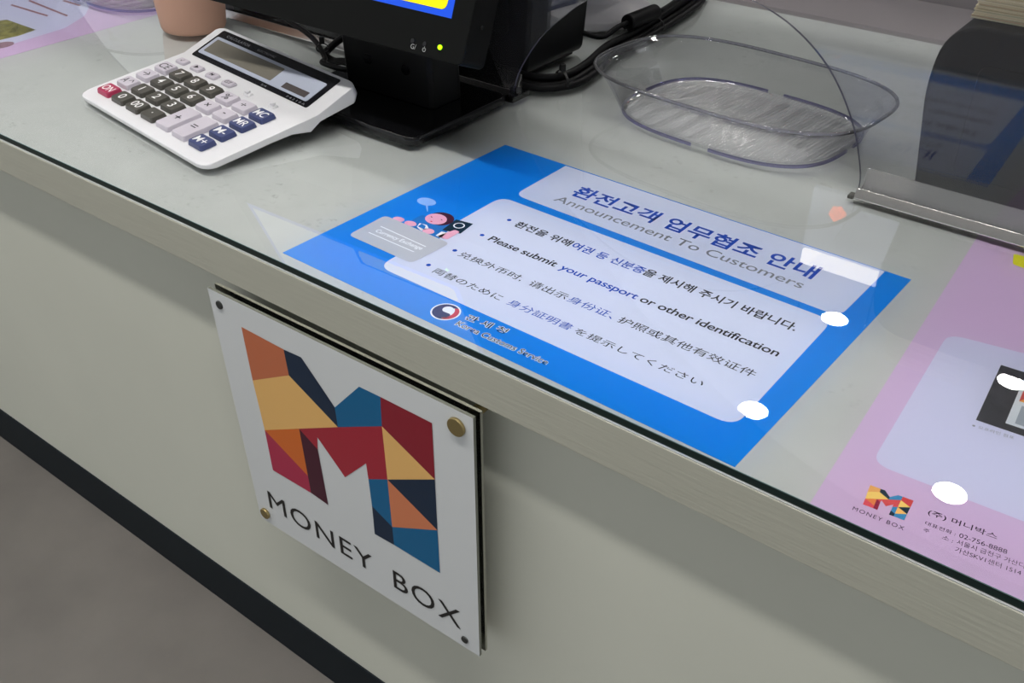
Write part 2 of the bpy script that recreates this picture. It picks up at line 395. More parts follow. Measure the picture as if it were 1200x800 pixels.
for (s, bl, br, tp, md) in (('관 세 청', (543.7, 373.7), (590.3, 391.5), (549.7, 368), 'ink'), ('Korea Customs Service', (533, 380.3), (639, 427.5), (537.7, 375.2), 'cap')):
    w_ = ptext('service_lettering', s, bl, br, tp, ZP, m_pwhite, A, bold=0.055, mode=md, k=2)
    ptext('service_lettering', s, bl, br, tp, ZP, m_tblk, A, bold=0.004, mode=md, k=3)
# clerk illustration
m_skin = mat('print_skin', (240, 176, 200), rough=0.7, spec=0.1); m_hair = mat('print_hair', (72, 32, 52), rough=0.7, spec=0.1)
m_sgrey = mat('print_sign_grey', (186, 190, 200), rough=0.7, spec=0.1); m_pass = mat('print_passport', (22, 48, 66), rough=0.7, spec=0.1)
m_lblue = mat('print_pale_blue', (150, 190, 245), rough=0.7, spec=0.1); m_mid = mat('print_jacket_blue', (40, 120, 200), rough=0.7, spec=0.1)
il = pdisc('speech_bubble', (499.8, 236.3), 0.0098, ZP, 2, m_lblue, A, n=30, sy=0.72)
pshape('speech_bubble', [(498.7, 240), (501.5, 240), (501.3, 248), (500.6, 248)], ZP, 2, m_lblue, A)
pshape('jacket', [(475, 262), (494, 252), (520, 256), (535, 262), (512, 282), (500, 276)], ZP, 2, m_mid, A, r=0.002)
pdisc('hair', (516.5, 256.5), 0.0128, ZP, 3, m_hair, A, n=32, sy=0.92, ang=-0.3)
pdisc('face', (510.9, 256.8), 0.0108, ZP, 4, m_skin, A, n=32, sy=0.86, ang=-0.3)
for q in ((505.8, 254.5), (517.6, 257.8)): pdisc('eye', q, 0.0014, ZP, 5, m_hair, A, n=10, sy=0.35, ang=-0.4)
pdisc('mouth', (505.5, 259.6), 0.0011, ZP, 5, m_red, A, n=10, sy=0.7)
pshape('collar', [(488.5, 266), (491.8, 261.5), (500.5, 264), (502.5, 268), (493.5, 270.5)], ZP, 4, m_pwhite, A)
pshape('collar', [(489.5, 265.5), (494, 262.3), (499, 265), (497, 269)], ZP, 5, m_mid, A)
pshape('passport', [(534.5, 257.3), (554.5, 262.5), (539.5, 274), (518, 269.6)], ZP, 4, m_pass, A)
pdisc('passport_emblem', (538, 264.6), 0.0052, ZP, 5, m_pwhite, A, n=24); pdisc('passport_emblem', (538, 264.6), 0.0040, ZP, 6, m_pass, A, n=24)
pdisc('hand', (467.2, 257), 0.006, ZP, 3, m_skin, A, n=16, sy=0.7); pdisc('hand', (481, 262), 0.0062, ZP, 3, m_skin, A, n=16, sy=0.7)
pdisc('hand', (502, 271), 0.0058, ZP, 4, m_skin, A, n=16, sy=0.8)
pshape('forearm', [(512, 277), (533, 269.5), (539, 272), (524, 281)], ZP, 5, m_skin, A, r=0.002)
pshape('cuff', [(510.5, 276), (517.5, 271.5), (524, 273), (516.5, 279)], ZP, 5, m_pwhite, A)
pshape('exchange_sign', [(408, 275.5), (451.5, 252.6), (527.3, 285.5), (482, 308.6)], ZP, 6, m_sgrey, A, r=0.006)
ptext('exchange_lettering', 'Currency Exchange', (439.2, 271.4), (492.7, 293.2), (441.3, 267.6), ZP, m_pwhite, A, bold=0.012, mode='cap', k=7)
for q in (((446.5, 265.2), (499.5, 289.2)), ((432.5, 272.3), (485.5, 295.2))):
    (x0, y0), (x1, y1) = q; pshape('rule', [(x0, y0), (x1, y1), (x1 - 1, y1 + .5), (x0 - 1, y0 + .5)], ZP, 7, m_pwhite, A)

# pink company flyers
m_pink = mat('flyer_pink', (202, 178, 212), rough=0.6, spec=0.2); m_lav = mat('flyer_lavender', (200, 202, 228), rough=0.6, spec=0.2)
F = root('company_flyer', (0.25, 0.2, ZC), 'pale pink company flyer with small coloured M logo under the glass at right', 'flyer', 'pink flyers under the glass')
fx0 = up(952, 586, z=ZP); fx1 = up(1140, 278, z=ZP)
dx = (fx1[0] - fx0[0]) / (fx1[1] - fx0[1])
FL = [(fx0[0], 0.0065), (fx0[0] + 0.42, 0.0065), (fx0[0] + 0.42 + dx * 0.5, 0.60), (fx0[0] + dx * 0.5, 0.60)]
# the sheet keeps its A-series depth behind the screen
bm = bmesh.new(); prism_z(bm, FL, ZC + 0.00002, ZP); keep(from_bm('paper', bm, m_pink, F))
a_ = up(1021.5, 542, z=ZP); b_ = up(1111, 391, z=ZP); c_ = up(1200, 611, z=ZP); d_ = up(1200, 414, z=ZP)
uu = (c_ - a_); uu /= np.linalg.norm(uu); u2 = (d_ - b_); u2 /= np.linalg.norm(u2)
pshape('picture_panel', [tuple(a_[:2]), tuple((a_ + uu * 0.33)[:2]), tuple((b_ + u2 * 0.33)[:2]), tuple(b_[:2])], ZP, 1, m_lav, F, r=0.012, raw=True)
pa = up(1143.5, 492, z=ZP); pb = up(1200, 511.3, z=ZP); pe = up(1173, 427.5, z=ZP); pu = pb - pa; pu /= np.linalg.norm(pu)
P4 = lambda s, t: tuple((pa + pu * 0.13 * s + (pe - pa) * t)[:2])
m_pdk = mat('photo_dark', (62, 62, 66), rough=0.7, spec=0.1, var=0.2, vscale=60); m_pgy = mat('photo_grey', (150, 158, 170), rough=0.7, spec=0.1)
m_pwt = mat('photo_white', (205, 212, 220), rough=0.7, spec=0.1)
pshape('booth_photo', [P4(0, 0), P4(1, 0), P4(1, 1), P4(0, 1)], ZP, 2, m_pdk, F, raw=True)
pshape('booth', [P4(.13, .1), P4(.8, .1), P4(.8, .86), P4(.13, .86)], ZP, 3, m_pwt, F, raw=True)
pshape('booth_counter', [P4(.17, .14), P4(.76, .14), P4(.76, .44), P4(.17, .44)], ZP, 4, m_pgy, F, raw=True)
m_c = [mat('print_orange', (226, 150, 60)), mat('print_teal', (40, 110, 140)), mat('print_brick', (190, 60, 60)), mat('print_gold', (235, 190, 90))]
for i in range(9):
    s0 = .15 + i * .065
    pshape('booth_fascia', [P4(s0, .5), P4(s0 + .065, .5), P4(s0 + (.0 if i % 2 else .065), .68)], ZP, 4, m_c[i % 4], F, raw=True)
    pshape('booth_fascia', [P4(s0 + (.065 if i % 2 else 0), .5), P4(s0 + .065, .68), P4(s0, .68)], ZP, 4, m_c[(i + 2) % 4], F, raw=True)
pdisc('bullet', (1141, 498.8), 0.001, ZP, 2, m_tgrey, F, n=10)
ptext('caption_lettering', '오프라인 점포', (1146, 502), (1188, 515), (1147, 498.5), ZP, m_tgrey, F, k=2)
m_ft = mat('print_plum', (58, 42, 66), rough=0.7, spec=0.1)
ptext('name_lettering', '(주) 머니박스', (1086.5, 603.5), (1167.5, 633.5), (1090, 596.8), ZP, m_ft, F, bold=0.006, k=2)
ptext('address_lettering', '대표전화 :', (1083.5, 614.5), (1119, 628), (1085.6, 610.5), ZP, m_ft, F, k=2)
ptext('address_lettering', '02-756-8888', (1123.5, 629.3), (1179.7, 649.3), (1126, 624.8), ZP, m_ft, F, k=2)
ptext('address_lettering', '주', (1081.5, 622.5), (1088.5, 625), (1083, 618.6), ZP, m_ft, F, k=2)
ptext('address_lettering', '소 :', (1103.5, 631), (1116, 636), (1105.5, 627), ZP, m_ft, F, k=2)
ptext('address_lettering', '서울시 금천구 가산디', (1120.5, 637.3), (1200, 666), (1122.8, 632), ZP, m_ft, F, k=2)
ptext('address_lettering', '가산SKV1센터 1514', (1118.5, 646), (1196, 674.5), (1121, 640.5), ZP, m_ft, F, k=2)
m_yel = mat('print_yellow', (222, 222, 40)); pshape('yellow_tab', [(1188, 297), (1240, 312), (1235, 326), (1186.5, 309.5)], ZP, 2, m_yel, F, r=0.003)

# ---- geometric M mark, measured on the plaque
MV = dict(A=(283.1, 382.7), B=(332.6, 409.2), C=(353.2, 418.4), D=(392.6, 477), E=(338.8, 439.5), F=(296.4, 445.4), G=(396.2, 500.1),
          H=(421, 452.7), I=(446, 464.8), J=(506.5, 495.4), K=(447.8, 499.1), L=(310.5, 503.6), L2=(350.8, 502), M1=(320.1, 550.5), M2=(364.8, 577.1),
          M3=(384.9, 591.2), N=(372.1, 511.9), N2=(372.6, 526.4), O=(404.7, 558.8), P=(429.2, 542.5), T3=(361.2, 557.5), Q=(432, 561), R=(454.3, 561.4),
          S=(509.9, 561.4), T=(436.2, 592.5), U=(459.9, 617), V=(439.4, 625.2), W=(462.1, 638), X=(515.9, 670.9), Y=(512.9, 620.9))
POLY = [('AFEB', 'brick'), ('BEGDC', 'night'), ('FLGE', 'sand'), ('DGKIH', 'blue'), ('IKSJ', 'wine'), ('KRS', 'sand'), (['G', 'L2', 'N2', 'N', 'O', 'P', 'Q', 'R', 'K'], 'red'),
        (['L2', 'M2', 'M3', 'N2'], 'plum'), (['L', 'T3', 'L2'], 'amber'), (['L', 'M1', 'M2', 'T3'], 'rose'), ('QTUR', 'blue'), ('RYS', 'night'), ('RUY', 'peach'), ('TVWU', 'night'), ('UWXY', 'blue')]
SC_ = dict(brick=(196, 110, 74), night=(14, 38, 64), sand=(236, 186, 112), blue=(0, 98, 146), wine=(140, 26, 44), red=(166, 36, 54), plum=(70, 16, 40), amber=(214, 108, 40), rose=(176, 42, 76), peach=(214, 128, 88))
FC_ = dict(brick=(232, 172, 96), night=(24, 50, 66), sand=(240, 208, 110), blue=(60, 140, 188), wine=(205, 72, 72), red=(214, 82, 84), plum=(140, 30, 62), amber=(226, 130, 70), rose=(220, 84, 96), peach=(240, 190, 100))
SY = -0.010           # front face of the plaque
def mnorm():
    P = {k: up(*q, y=SY)[[0, 2]] for k, q in MV.items()}
    x0 = P['A'][0]; x1 = P['J'][0]; z1 = (P['A'][1] + P['J'][1]) / 2; z0 = (P['M1'][1] + P['X'][1]) / 2
    return P, {k: ((p[0] - x0) / (x1 - x0), (p[1] - z0) / (z1 - z0)) for k, p in P.items()}
MP, MN = mnorm()
q0, q1, q2, q3 = [up(*q, z=ZP)[:2] for q in ((1008.8, 590), (1059.2, 609.5), (1070.6, 586.8), (1020, 568))]
for keys, c in POLY:
    pts = []
    for k in keys:
        s, t = MN[k]; pts.append(tuple((q0 * (1 - s) + q1 * s) * (1 - t) + (q3 * (1 - s) + q2 * s) * t))
    pshape('logo_facet', pts, ZP, 2, mat('flyer_logo_' + c, FC_[c], rough=0.7, spec=0.1), F, raw=True)
ptext('logo_lettering', 'MONEY BOX', (998.5, 597.3), (1058.5, 621.5), (1000.6, 593.3), ZP, m_ft, F, bold=0.0, k=2, spacing=1.25)

G2 = root('company_flyer', (-1.2, 0.2, ZC), 'pale pink flyer under the glass at far left, beyond the calculator', 'flyer', 'pink flyers under the glass')
l0 = up(0, 68, z=ZP); l1 = up(190, 15, z=ZP)
bm = bmesh.new(); prism_z(bm, [(l0[0] - 0.42, 0.05), (l0[0] + 0.004, 0.05), (l1[0] - 0.004, 0.60), (l0[0] - 0.42, 0.60)], ZC + 0.00002, ZP); keep(from_bm('paper', bm, m_pink, G2))
pshape('picture_panel', [(0, 56), (76, 33), (100, 18), (108, 0), (70, -30), (-120, -20), (-120, 80)], ZP, 1, m_lav, G2, r=0.01)
m_olive = mat('photo_olive', (122, 118, 62), rough=0.7, var=0.5, vscale=90); m_mauve = mat('photo_mauve', (142, 112, 124), rough=0.7)
m_brn = mat('print_brown', (150, 104, 112), rough=0.7)
pshape('leaf_photo', [(-40, 30), (8, 23), (42, 35), (22, 42), (0, 47), (-50, 55)], ZP, 2, m_olive, G2)
pdisc('round_photo', (2, 53), 0.012, ZP, 2, m_mauve, G2, sy=1.3)
for (x0, y0, x1, y1) in ((14, 5, 57, 18), (35, 0, 80, 18), (75, 0, 95, 6)):
    pshape('text_row', [(x0, y0), (x1, y1), (x1 - 2, y1 + 1.4), (x0 - 2, y0 + 1.4)], ZP, 2, m_brn, G2)

# ================================================================ wall plaque on the counter front
m_plate = mat('plaque_white', (218, 221, 222), rough=0.25, spec=0.5)
m_pedge = mat('plaque_edge', (120, 122, 112), rough=0.25, spec=0.5)
m_back = clear('plaque_backing_acrylic', (0.82, 0.83, 0.78), rough=0.05, gain=1.0)
sg = [up(*q, y=SY) for q in ((243, 337), (554.3, 490), (562, 769), (306, 606))]
PL = root('logo_plaque', (float(sg[0][0]), SY, float(sg[2][2])), 'white acrylic plaque with colourful faceted M and MONEY BOX lettering on the counter front', 'sign')
PS = [(float(p[0]), float(p[2])) for p in sg]
bm = bmesh.new(); prism_y(bm, PS, SY, SY + 0.003)
bmesh.ops.recalc_face_normals(bm, faces=bm.faces[:])
for f_ in bm.faces: f_.material_index = 0 if abs(f_.normal.y) > 0.9 else 1
keep(from_bm('face_plate', bm, [m_plate, m_pedge], PL))
c0 = np.mean(np.array(PS), axis=0)
bk = [(p[0] + (0.0015 if p[0] > c0[0] else 0.002), p[1] + 0.002) for p in PS]
m_bedge = mat('backing_edge', (150, 150, 136), rough=0.3)
bm = bmesh.new(); prism_y(bm, bk, SY + 0.0065, SY + 0.0092)
bmesh.ops.recalc_face_normals(bm, faces=bm.faces[:])
for f_ in bm.faces: f_.material_index = 0 if abs(f_.normal.y) > 0.9 else 1
keep(from_bm('backing_plate', bm, [m_back, m_bedge], PL))
for keys, c in POLY:
    bm = bmesh.new(); y_ = SY - 0.0003
    f_ = bm.faces.new([bm.verts.new((float(MP[k][0]), y_, float(MP[k][1]))) for k in keys])
    bm.normal_update(); bmesh.ops.triangulate(bm, faces=bm.faces[:]); bm.normal_update()
    for f_ in bm.faces:
        if f_.normal.y > 0: f_.normal_flip()
    keep(from_bm('logo_facet', bm, mat('plaque_' + c, SC_[c], rough=0.3, spec=0.4), PL, norm=False))
m_letter = mat('plaque_lettering', (10, 10, 12), rough=0.3)
def vtext(s, bl, br, tl, bold, sp, hgt=None):
    a = up(*bl, y=SY); b = up(*br, y=SY); t = up(*tl, y=SY)
    u_ = b - a; wd = float(np.linalg.norm(u_)); u_ /= wd; v_ = np.array([-u_[2], 0, u_[0]])
    place_text('lettering', s, a, u_, v_, wd, m_letter, PL, bold, sp, float((t - a) @ v_), 'ink', (0, -0.0004, 0))
vtext('MONEY', (316.8, 594), (438, 671.5), (311.9, 573.3), 0.0, 1.12)
vtext('BOX', (462.2, 687.5), (540.5, 737.5), (459, 666), 0.0, 1.12)
m_brass = mat('aged_brass', (168, 150, 104), rough=0.35, metal=0.85, bump=0.2, bscale=300)
m_dscrew = mat('dark_screw', (70, 72, 70), rough=0.4, metal=0.7)
for (q, rr_, mm) in (((536, 499), 0.0082, m_brass), ((312, 600.5), 0.0062, m_brass), ((257.5, 357), 0.0042, m_dscrew), ((545, 749), 0.0038, m_dscrew)):
    p = up(*q, y=SY); bm = bmesh.new()
    cyl(bm, (p[0], SY - 0.003 * (1 if rr_ > .005 else .5), p[2]), (0, 1, 0), rr_, 0.003, 24)
    cyl(bm, (p[0], SY, p[2]), (0, 1, 0), rr_ * 0.6, (OV - SY) if rr_ > 0.005 else 0.0085, 16)
    keep(from_bm('standoff', bm, mm, PL, bevel=0.0008, seg=2, label=('brass' if mm is m_brass else 'dark grey') + ' standoff screw'))

# ================================================================ calculator
yaw = -0.1409; al = 0.1171; PA, PB = 0.03245, 0.02338
CO = np.array([-0.7754, 0.1279, 0.0127])
cu_ = np.array([math.cos(yaw), math.sin(yaw), 0]); cw_ = np.array([-math.sin(yaw), math.cos(yaw), 0])
cv_ = cw_ * math.cos(al) + np.array([0, 0, math.sin(al)]); cn_ = np.cross(cu_, cv_)
be = math.radians(21); dv_ = cw_ * math.cos(be) + np.array([0, 0, math.sin(be)]); dn_ = np.cross(cu_, dv_)
DO = CO + cv_ * 4.75 * PB
CK = root('calculator', (-0.66, 0.18, GT), 'white desktop calculator with grey, red and blue keys and blank display', 'calculator')
m_cw = mat('calculator_white', (222, 222, 225), rough=0.32, spec=0.5, bump=0.03, bscale=900)
m_kg = mat('key_light_grey', (196, 190, 200), rough=0.4); m_kd = mat('key_charcoal', (74, 72, 66), rough=0.42)
m_kr = mat('key_red', (168, 48, 84), rough=0.4); m_kb = mat('key_navy', (58, 68, 112), rough=0.4)
m_bez = mat('bezel_black', (24, 24, 28), rough=0.15); m_lcdp = mat('display_surround', (176, 182, 198), rough=0.25)
m_lcd = mat('lcd_glass', (116, 112, 102), rough=0.2); m_sol = mat('solar_cell', (82, 76, 76), rough=0.2)
m_kw = mat('legend_white', (240, 240, 240), rough=0.5); m_kk = mat('legend_black', (40, 38, 46), rough=0.5)
CXL, CXR = -0.95 * PA, 7.28 * PA
prof = [(-0.0235, 0.0048), (-0.0240, 0.0094)]
top0 = CO + cv_ * -0.022; prof += [(-0.0215, float(top0[2]))]
pv = (4.72 * PB * math.cos(al), float(CO[2] + 4.72 * PB * math.sin(al)))
pe_ = (pv[0] + 0.0555 * math.cos(be), pv[1] + 0.0555 * math.sin(be))
prof += [pv, pe_, (pe_[0] + 0.004, pe_[1] - 0.010), (pe_[0] + 0.001, pe_[1] - 0.017), (0.112, 0.0180), (0.099, 0.0100), (0.0767, 0.0136), (0.0533, 0.0118), (0.020, 0.0080)]
rings = []
def cpt(x, s, z): return tuple(CO * [1, 1, 0] + cu_ * x + cw_ * s + np.array([0, 0, z]))
xs = [CXL, CXL + 0.0012, CXL + 0.0035, CXL + 0.008, CXL + 0.014, CXR - 0.014, CXR - 0.008, CXR - 0.0035, CXR - 0.0012, CXR]
ins = [0.013, 0.0085, 0.0045, 0.0015, 0, 0, 0.0015, 0.0045, 0.0085, 0.013]
for x, i_ in zip(xs, ins):
    r_ = []
    for k, (s, z) in enumerate(prof):
        s2 = s
        if k < 3 or k == len(prof) - 1: s2 = max(s, prof[1][0] + i_ + (s - prof[1][0]) * (1 if k < 3 else 1)) if k < 3 else s
        if k in (4, 5, 6): s2 = s - i_ * 0.6
        z2 = z
        if k in (4, 5, 6): z2 = z - i_ * 0.6 * math.tan(be)
        if k == 2: z2 = z + (s2 - s) * math.tan(al)
        r_.append(cpt(x, s2, z2))
    rings.append(r_)
bm = bmesh.new(); loft(bm, rings)
keep(from_bm('casing', bm, m_cw, CK, bevel=0.0024, seg=3))
# rubber feet
m_rub = mat('rubber_black', (25, 25, 25), rough=0.8)
for (i_, s, zt_) in ((0.2, 0.1, 0.0125), (6.3, 0.1, 0.0125), (0.2, -0.005, 0.0075), (6.3, -0.005, 0.0075)):
    p = CO * [1, 1, 0] + cu_ * i_ * PA + cw_ * s
    bm = bmesh.new(); cyl(bm, (p[0], p[1], GT), (0, 0, 1), 0.005, zt_ - GT, 16); keep(from_bm('foot', bm, m_rub, CK))
def key(name, i_, b_, w_, d_, mt, leg=None, lm=None, h=0.0054, ls=0.5, taper=0.0013, lh=None):
    bm = bmesh.new(); rg = []
    for (z, sh) in ((0.0002, 0), (h * 0.8, taper * 0.6), (h, taper * 1.0)):
        rg.append([tuple(CO + cu_ * (i_ * PA + x) + cv_ * (b_ + y) + cn_ * z) for x, y in rrect(w_ - 2 * sh, d_ - 2 * sh, 0.0026, 4)])
    loft(bm, rg)
    k_ = keep(from_bm(name, bm, mt, CK, bevel=0.0004, seg=2))
    if leg:
        hh = lh or d_ * 0.52
        me = text_mesh(leg, 0.006); n = len(me.vertices); co = np.empty(n * 3); me.vertices.foreach_get('co', co); co = co.reshape(-1, 3)
        x0, x1, y0, y1 = co[:, 0].min(), co[:, 0].max(), co[:, 1].min(), co[:, 1].max()
        sc = hh / 0.715; wide = (x1 - x0) * sc; sx = sc * 1.25 if wide * 1.25 < w_ * 0.72 else w_ * 0.72 / (x1 - x0)
        ym = (y0 + y1) / 2 if leg in '·+-=.÷×%−▶' else 0.3575
        c3 = CO + cu_ * (i_ * PA) + cv_ * b_ + cn_ * (h + 0.0001) + ((co[:, 0] - (x0 + x1) / 2) * sx)[:, None] * cu_ + ((co[:, 1] - ym) * sc)[:, None] * cv_
        me.vertices.foreach_set('co', c3.ravel()); me.update(); me.name = 'legend'
        o = link('legend', me, k_, [lm]); o.matrix_parent_inverse = Matrix.Identity(4)
    return k_
KW, KD = 0.0262, 0.0190
rows = [[('ON', m_kr, m_kw), ('0', m_kd, m_kw), ('00', m_kd, m_kw), ('·', m_kd, m_kw), None, None, ('M+', m_kb, m_kw)],
        [('▶', m_kg, m_kk), ('1', m_kd, m_kw), ('2', m_kd, m_kw), ('3', m_kd, m_kw), None, None, ('M-', m_kb, m_kw)],
        [('→', m_kg, m_kk), ('4', m_kd, m_kw), ('5', m_kd, m_kw), ('6', m_kd, m_kw), ('×', m_kg, m_kk), ('-', m_kg, m_kk), ('MR', m_kb, m_kw)],
        [('CE', m_kg, m_kk), ('7', m_kd, m_kw), ('8', m_kd, m_kw), ('9', m_kd, m_kw), ('%', m_kg, m_kk), ('÷', m_kg, m_kk), ('MC', m_kb, m_kw)]]
rows[1][0] = ('A↑', m_kg, m_kk)
for j, rw in enumerate(rows):
    for i, kk in enumerate(rw):
        if kk: key('key', i, j * PB, KW, KD, kk[1], kk[0], kk[2])
key('key', 4, 0.5 * PB, KW, KD + PB, m_kg, '+', m_kk, lh=0.011)
key('key', 5, 0.5 * PB, KW, KD + PB, m_kg, '=', m_kk, lh=0.011)
for i_, tx in ((-0.12, '√'), (0.86, '▶'), (1.87, 'M'), (2.9, 'GT')):
    key('key', i_, 0.0935, 0.0195, 0.0115, m_kg, tx, m_kk, h=0.003, taper=0.0012, lh=0.005)
for i_ in (4.13, 5.58):
    sl = key('slide_switch', i_, 0.0925, 0.013, 0.0075, m_cw, h=0.0022)
    bm = bmesh.new()
    box_ = [tuple(CO + cu_ * (i_ * PA + x) + cv_ * (0.0925 + y) + cn_ * z) for z in (0.002, 0.0045) for x, y in rrect(0.005, 0.005, 0.001, 3)]
    n_ = len(box_) // 2; loft(bm, [box_[:n_], box_[n_:]]); o = from_bm('slider', bm, m_cw, sl); o.matrix_parent_inverse = Matrix.Identity(4)
def plate_on_display(name, i0, i1, b0, b1, z, r, mt, par=None, th=0.0004):
    w_, d_ = (i1 - i0) * PA, b1 - b0; cx_, cy_ = (i0 + i1) / 2 * PA, (b0 + b1) / 2
    bm = bmesh.new()
    loft(bm, [[tuple(DO + cu_ * (cx_ + x) + dv_ * (cy_ + y) + dn_ * zz) for x, y in rrect(w_, d_, r, 5)] for zz in (z, z + th)])
    o = from_bm(name, bm, mt, par or CK)
    if par: o.matrix_parent_inverse = Matrix.Identity(4)
    else: keep(o)
    return o
bz = plate_on_display('display_bezel', -0.5, 6.6, 0.0005, 0.0505, 0.0003, 0.003, m_bez)
pn = plate_on_display('display_surround', -0.36, 6.33, 0.0073, 0.0385, 0.0008, 0.003, m_lcdp, bz)
plate_on_display('display', -0.16, 4.08, 0.0122, 0.0342, 0.0012, 0.0012, m_lcd, bz)
plate_on_display('solar_panel', 4.78, 6.1, 0.0107, 0.019, 0.0012, 0.0005, m_sol, bz)
def dtext(s, i0, i1, b_, h_, mt):
    me = text_mesh(s, 0.0); n = len(me.vertices); co = np.empty(n * 3); me.vertices.foreach_get('co', co); co = co.reshape(-1, 3)
    x0, x1 = co[:, 0].min(), co[:, 0].max()
    c3 = DO + dn_ * 0.0008 + cu_ * (i0 * PA) + dv_ * b_ + ((co[:, 0] - x0) * (i1 - i0) * PA / (x1 - x0))[:, None] * cu_ + (co[:, 1] * h_ / 0.715)[:, None] * dv_
    me.vertices.foreach_set('co', c3.ravel()); me.update()
    o = link('lettering', me, bz, [mt]); o.matrix_parent_inverse = Matrix.Identity(4)
m_dl = mat('bezel_lettering', (120, 120, 124), rough=0.5)
dtext('CALCULATOR', 0.0, 1.5, 0.0425, 0.0038, m_dl); dtext('ELECTRONIC', 2.0, 3.1, 0.0425, 0.003, m_dl); dtext('F 4 2 1 0 A', 5.4, 6.4, 0.0022, 0.0028, m_dl); dtext('5/4', 3.9, 4.2, 0.0024, 0.0026, m_dl)

# ================================================================ customer display
m_mblk = mat('monitor_black', (11, 12, 11), rough=0.6, spec=0.12, bump=0.06, bscale=1500); m_nk = mat('stand_black', (7, 7, 8), rough=0.5, spec=0.2)
m_gblk = mat('gloss_black', (10, 10, 12), rough=0.12)
MD = root('display_monitor', (-0.53, 0.32, GT), 'black screen facing the customer on a flat black stand, green power light', 'monitor')
ti = math.atan2(0.0215, 0.0536); yw = math.radians(1.2)
mu = np.array([math.cos(yw), math.sin(yw), 0]); mb_ = np.array([-math.sin(yw), math.cos(yw), 0])      # mb_ points back
mv_ = mb_ * math.sin(ti) + np.array([0, 0, math.cos(ti)]); mn_ = mb_ * math.cos(ti) - np.array([0, 0, math.sin(ti)])  # mn_ backwards
MO = np.array([-0.350, 0.2215, 0.109]); MWD = 0.372; MHT = 0.300
def mp(a, b, c): return tuple(MO - mu * a + mv_ * b + mn_ * c)     # a leftwards, b up, c back
bm = bmesh.new()
loft(bm, [[mp(MWD / 2 + x, MHT / 2 + y, c) for x, y in rrect(MWD - 2 * s, MHT - 2 * s, 0.006, 4)] for c, s in ((0, 0.0008), (0.0008, 0), (0.034, 0.0))])
loft(bm, [[mp(MWD / 2 + x, MHT / 2 + y, c) for x, y in rrect(MWD - 2 * s, MHT - 2 * s, 0.01, 4)] for c, s in ((0.034, 0.012), (0.048, 0.04))])
keep(from_bm('housing', bm, m_mblk, MD))
m_scw = mat('screen_white', (225, 232, 245), rough=0.5, emit=0.2)
m_scr = mat('screen_blue', (10, 70, 200), rough=0.3, emit=0.55); m_scy = mat('screen_yellow', (250, 225, 20), rough=0.5, spec=0.1, emit=0.38)
def onmon(px, py, c=0.0):
    d = np.array([(px - 600) / F_PX, (py - 400) / F_PX, 1.0]) @ ROT
    o_ = MO + mn_ * c; t = ((o_ - CAM) @ mn_) / (d @ mn_); P = CAM + t * d; return float(-(P - MO) @ mu), float((P - MO) @ mv_)
sa, sb = onmon(529, 21.8)
scr = bmesh.new(); loft(scr, [[mp(x, y, c) for x, y in ((sa, sb), (MWD - sa, sb), (MWD - sa, MHT - 0.03), (sa, MHT - 0.03))] for c in (-0.0002, 0.001)])
so = keep(from_bm('screen', scr, m_scr, MD))
ya, yb = onmon(523, 12)
bm = bmesh.new(); loft(bm, [[mp(ya + 0.07 + x, yb + 0.011 + y, c) for x, y in rrect(0.14, 0.022, 0.006, 5)] for c in (-0.0008, 0.0)])
o = from_bm('screen_banner', bm, m_scy, so); o.matrix_parent_inverse = Matrix.Identity(4)
bm = bmesh.new(); loft(bm, [[mp(x, y, c) for x, y in ((ya + 0.146, yb), (MWD - ya, yb), (MWD - ya, MHT - 0.034), (ya, MHT - 0.034), (ya, yb + 0.026), (ya + 0.146, yb + 0.026))] for c in (-0.0005, 0.0)])
o = from_bm('screen_page', bm, m_scw, so); o.matrix_parent_inverse = Matrix.Identity(4)
m_led = mat('led_green', (170, 255, 0), rough=0.3, emit=1.6); m_icon = mat('icon_grey', (170, 172, 170), rough=0.5)
a_, b_ = onmon(516, 55.5); bm = bmesh.new()
loft(bm, [[mp(a_ + 0.0022 * math.cos(t), b_ + 0.0022 * math.sin(t), c) for t in [2 * math.pi * k / 16 for k in range(16)]] for c in (0, -0.0012)])
keep(from_bm('power_light', bm, m_led, MD))
for q, s in (((484, 54.3), 'G/'), ((497, 58.2), '⏻')):
    a_, b_ = onmon(*q)
    if s == 'G/':
        me = text_mesh('G/', 0.0); n = len(me.vertices); co = np.empty(n * 3); me.vertices.foreach_get('co', co); co = co.reshape(-1, 3)
        co[:, 0] -= co[:, 0].mean(); co[:, 1] -= 0.35
        c3 = np.array(mp(a_, b_, -0.0002)) + co[:, :1] * 0.0065 * mu + co[:, 1:2] * 0.0065 * mv_
        me.vertices.foreach_set('co', c3.ravel()); me.update(); keep(link('icon', me, MD, [m_icon]))
    else:
        bm = bmesh.new(); N = 18
        ang = [math.radians(120 + 300 * k / N) for k in range(N + 1)]
        loft(bm, [[mp(a_ + r_ * math.cos(t), b_ + r_ * math.sin(t), -0.0002) for t in ang] for r_ in (0.0014, 0.002)], False, False, False)
        v = [bm.verts.new(mp(a_ + x, b_ + y, -0.0002)) for x, y in ((-0.0003, 0.0004), (0.0003, 0.0004), (0.0003, 0.0028), (-0.0003, 0.0028))]; bm.faces.new(v)
        keep(from_bm('icon', bm, m_icon, MD, norm=False))
for q in ((484, 48), (498, 51.5)):
    a_, b_ = onmon(*q); bm = bmesh.new()
    loft(bm, [[mp(a_ + 0.0022 * math.cos(t), b_ + 0.0022 * math.sin(t), c) for t in [2 * math.pi * k / 16 for k in range(16)]] for c in (0.0005, -0.0008)])
    keep(from_bm('button', bm, m_gblk, MD))
# screw in the side
bm = bmesh.new(); p = np.array(mp(-0.0004, 0.036, 0.017)); cyl(bm, p, mu * -1, 0.0025, 0.002, 16); keep(from_bm('side_screw', bm, m_gblk, MD))
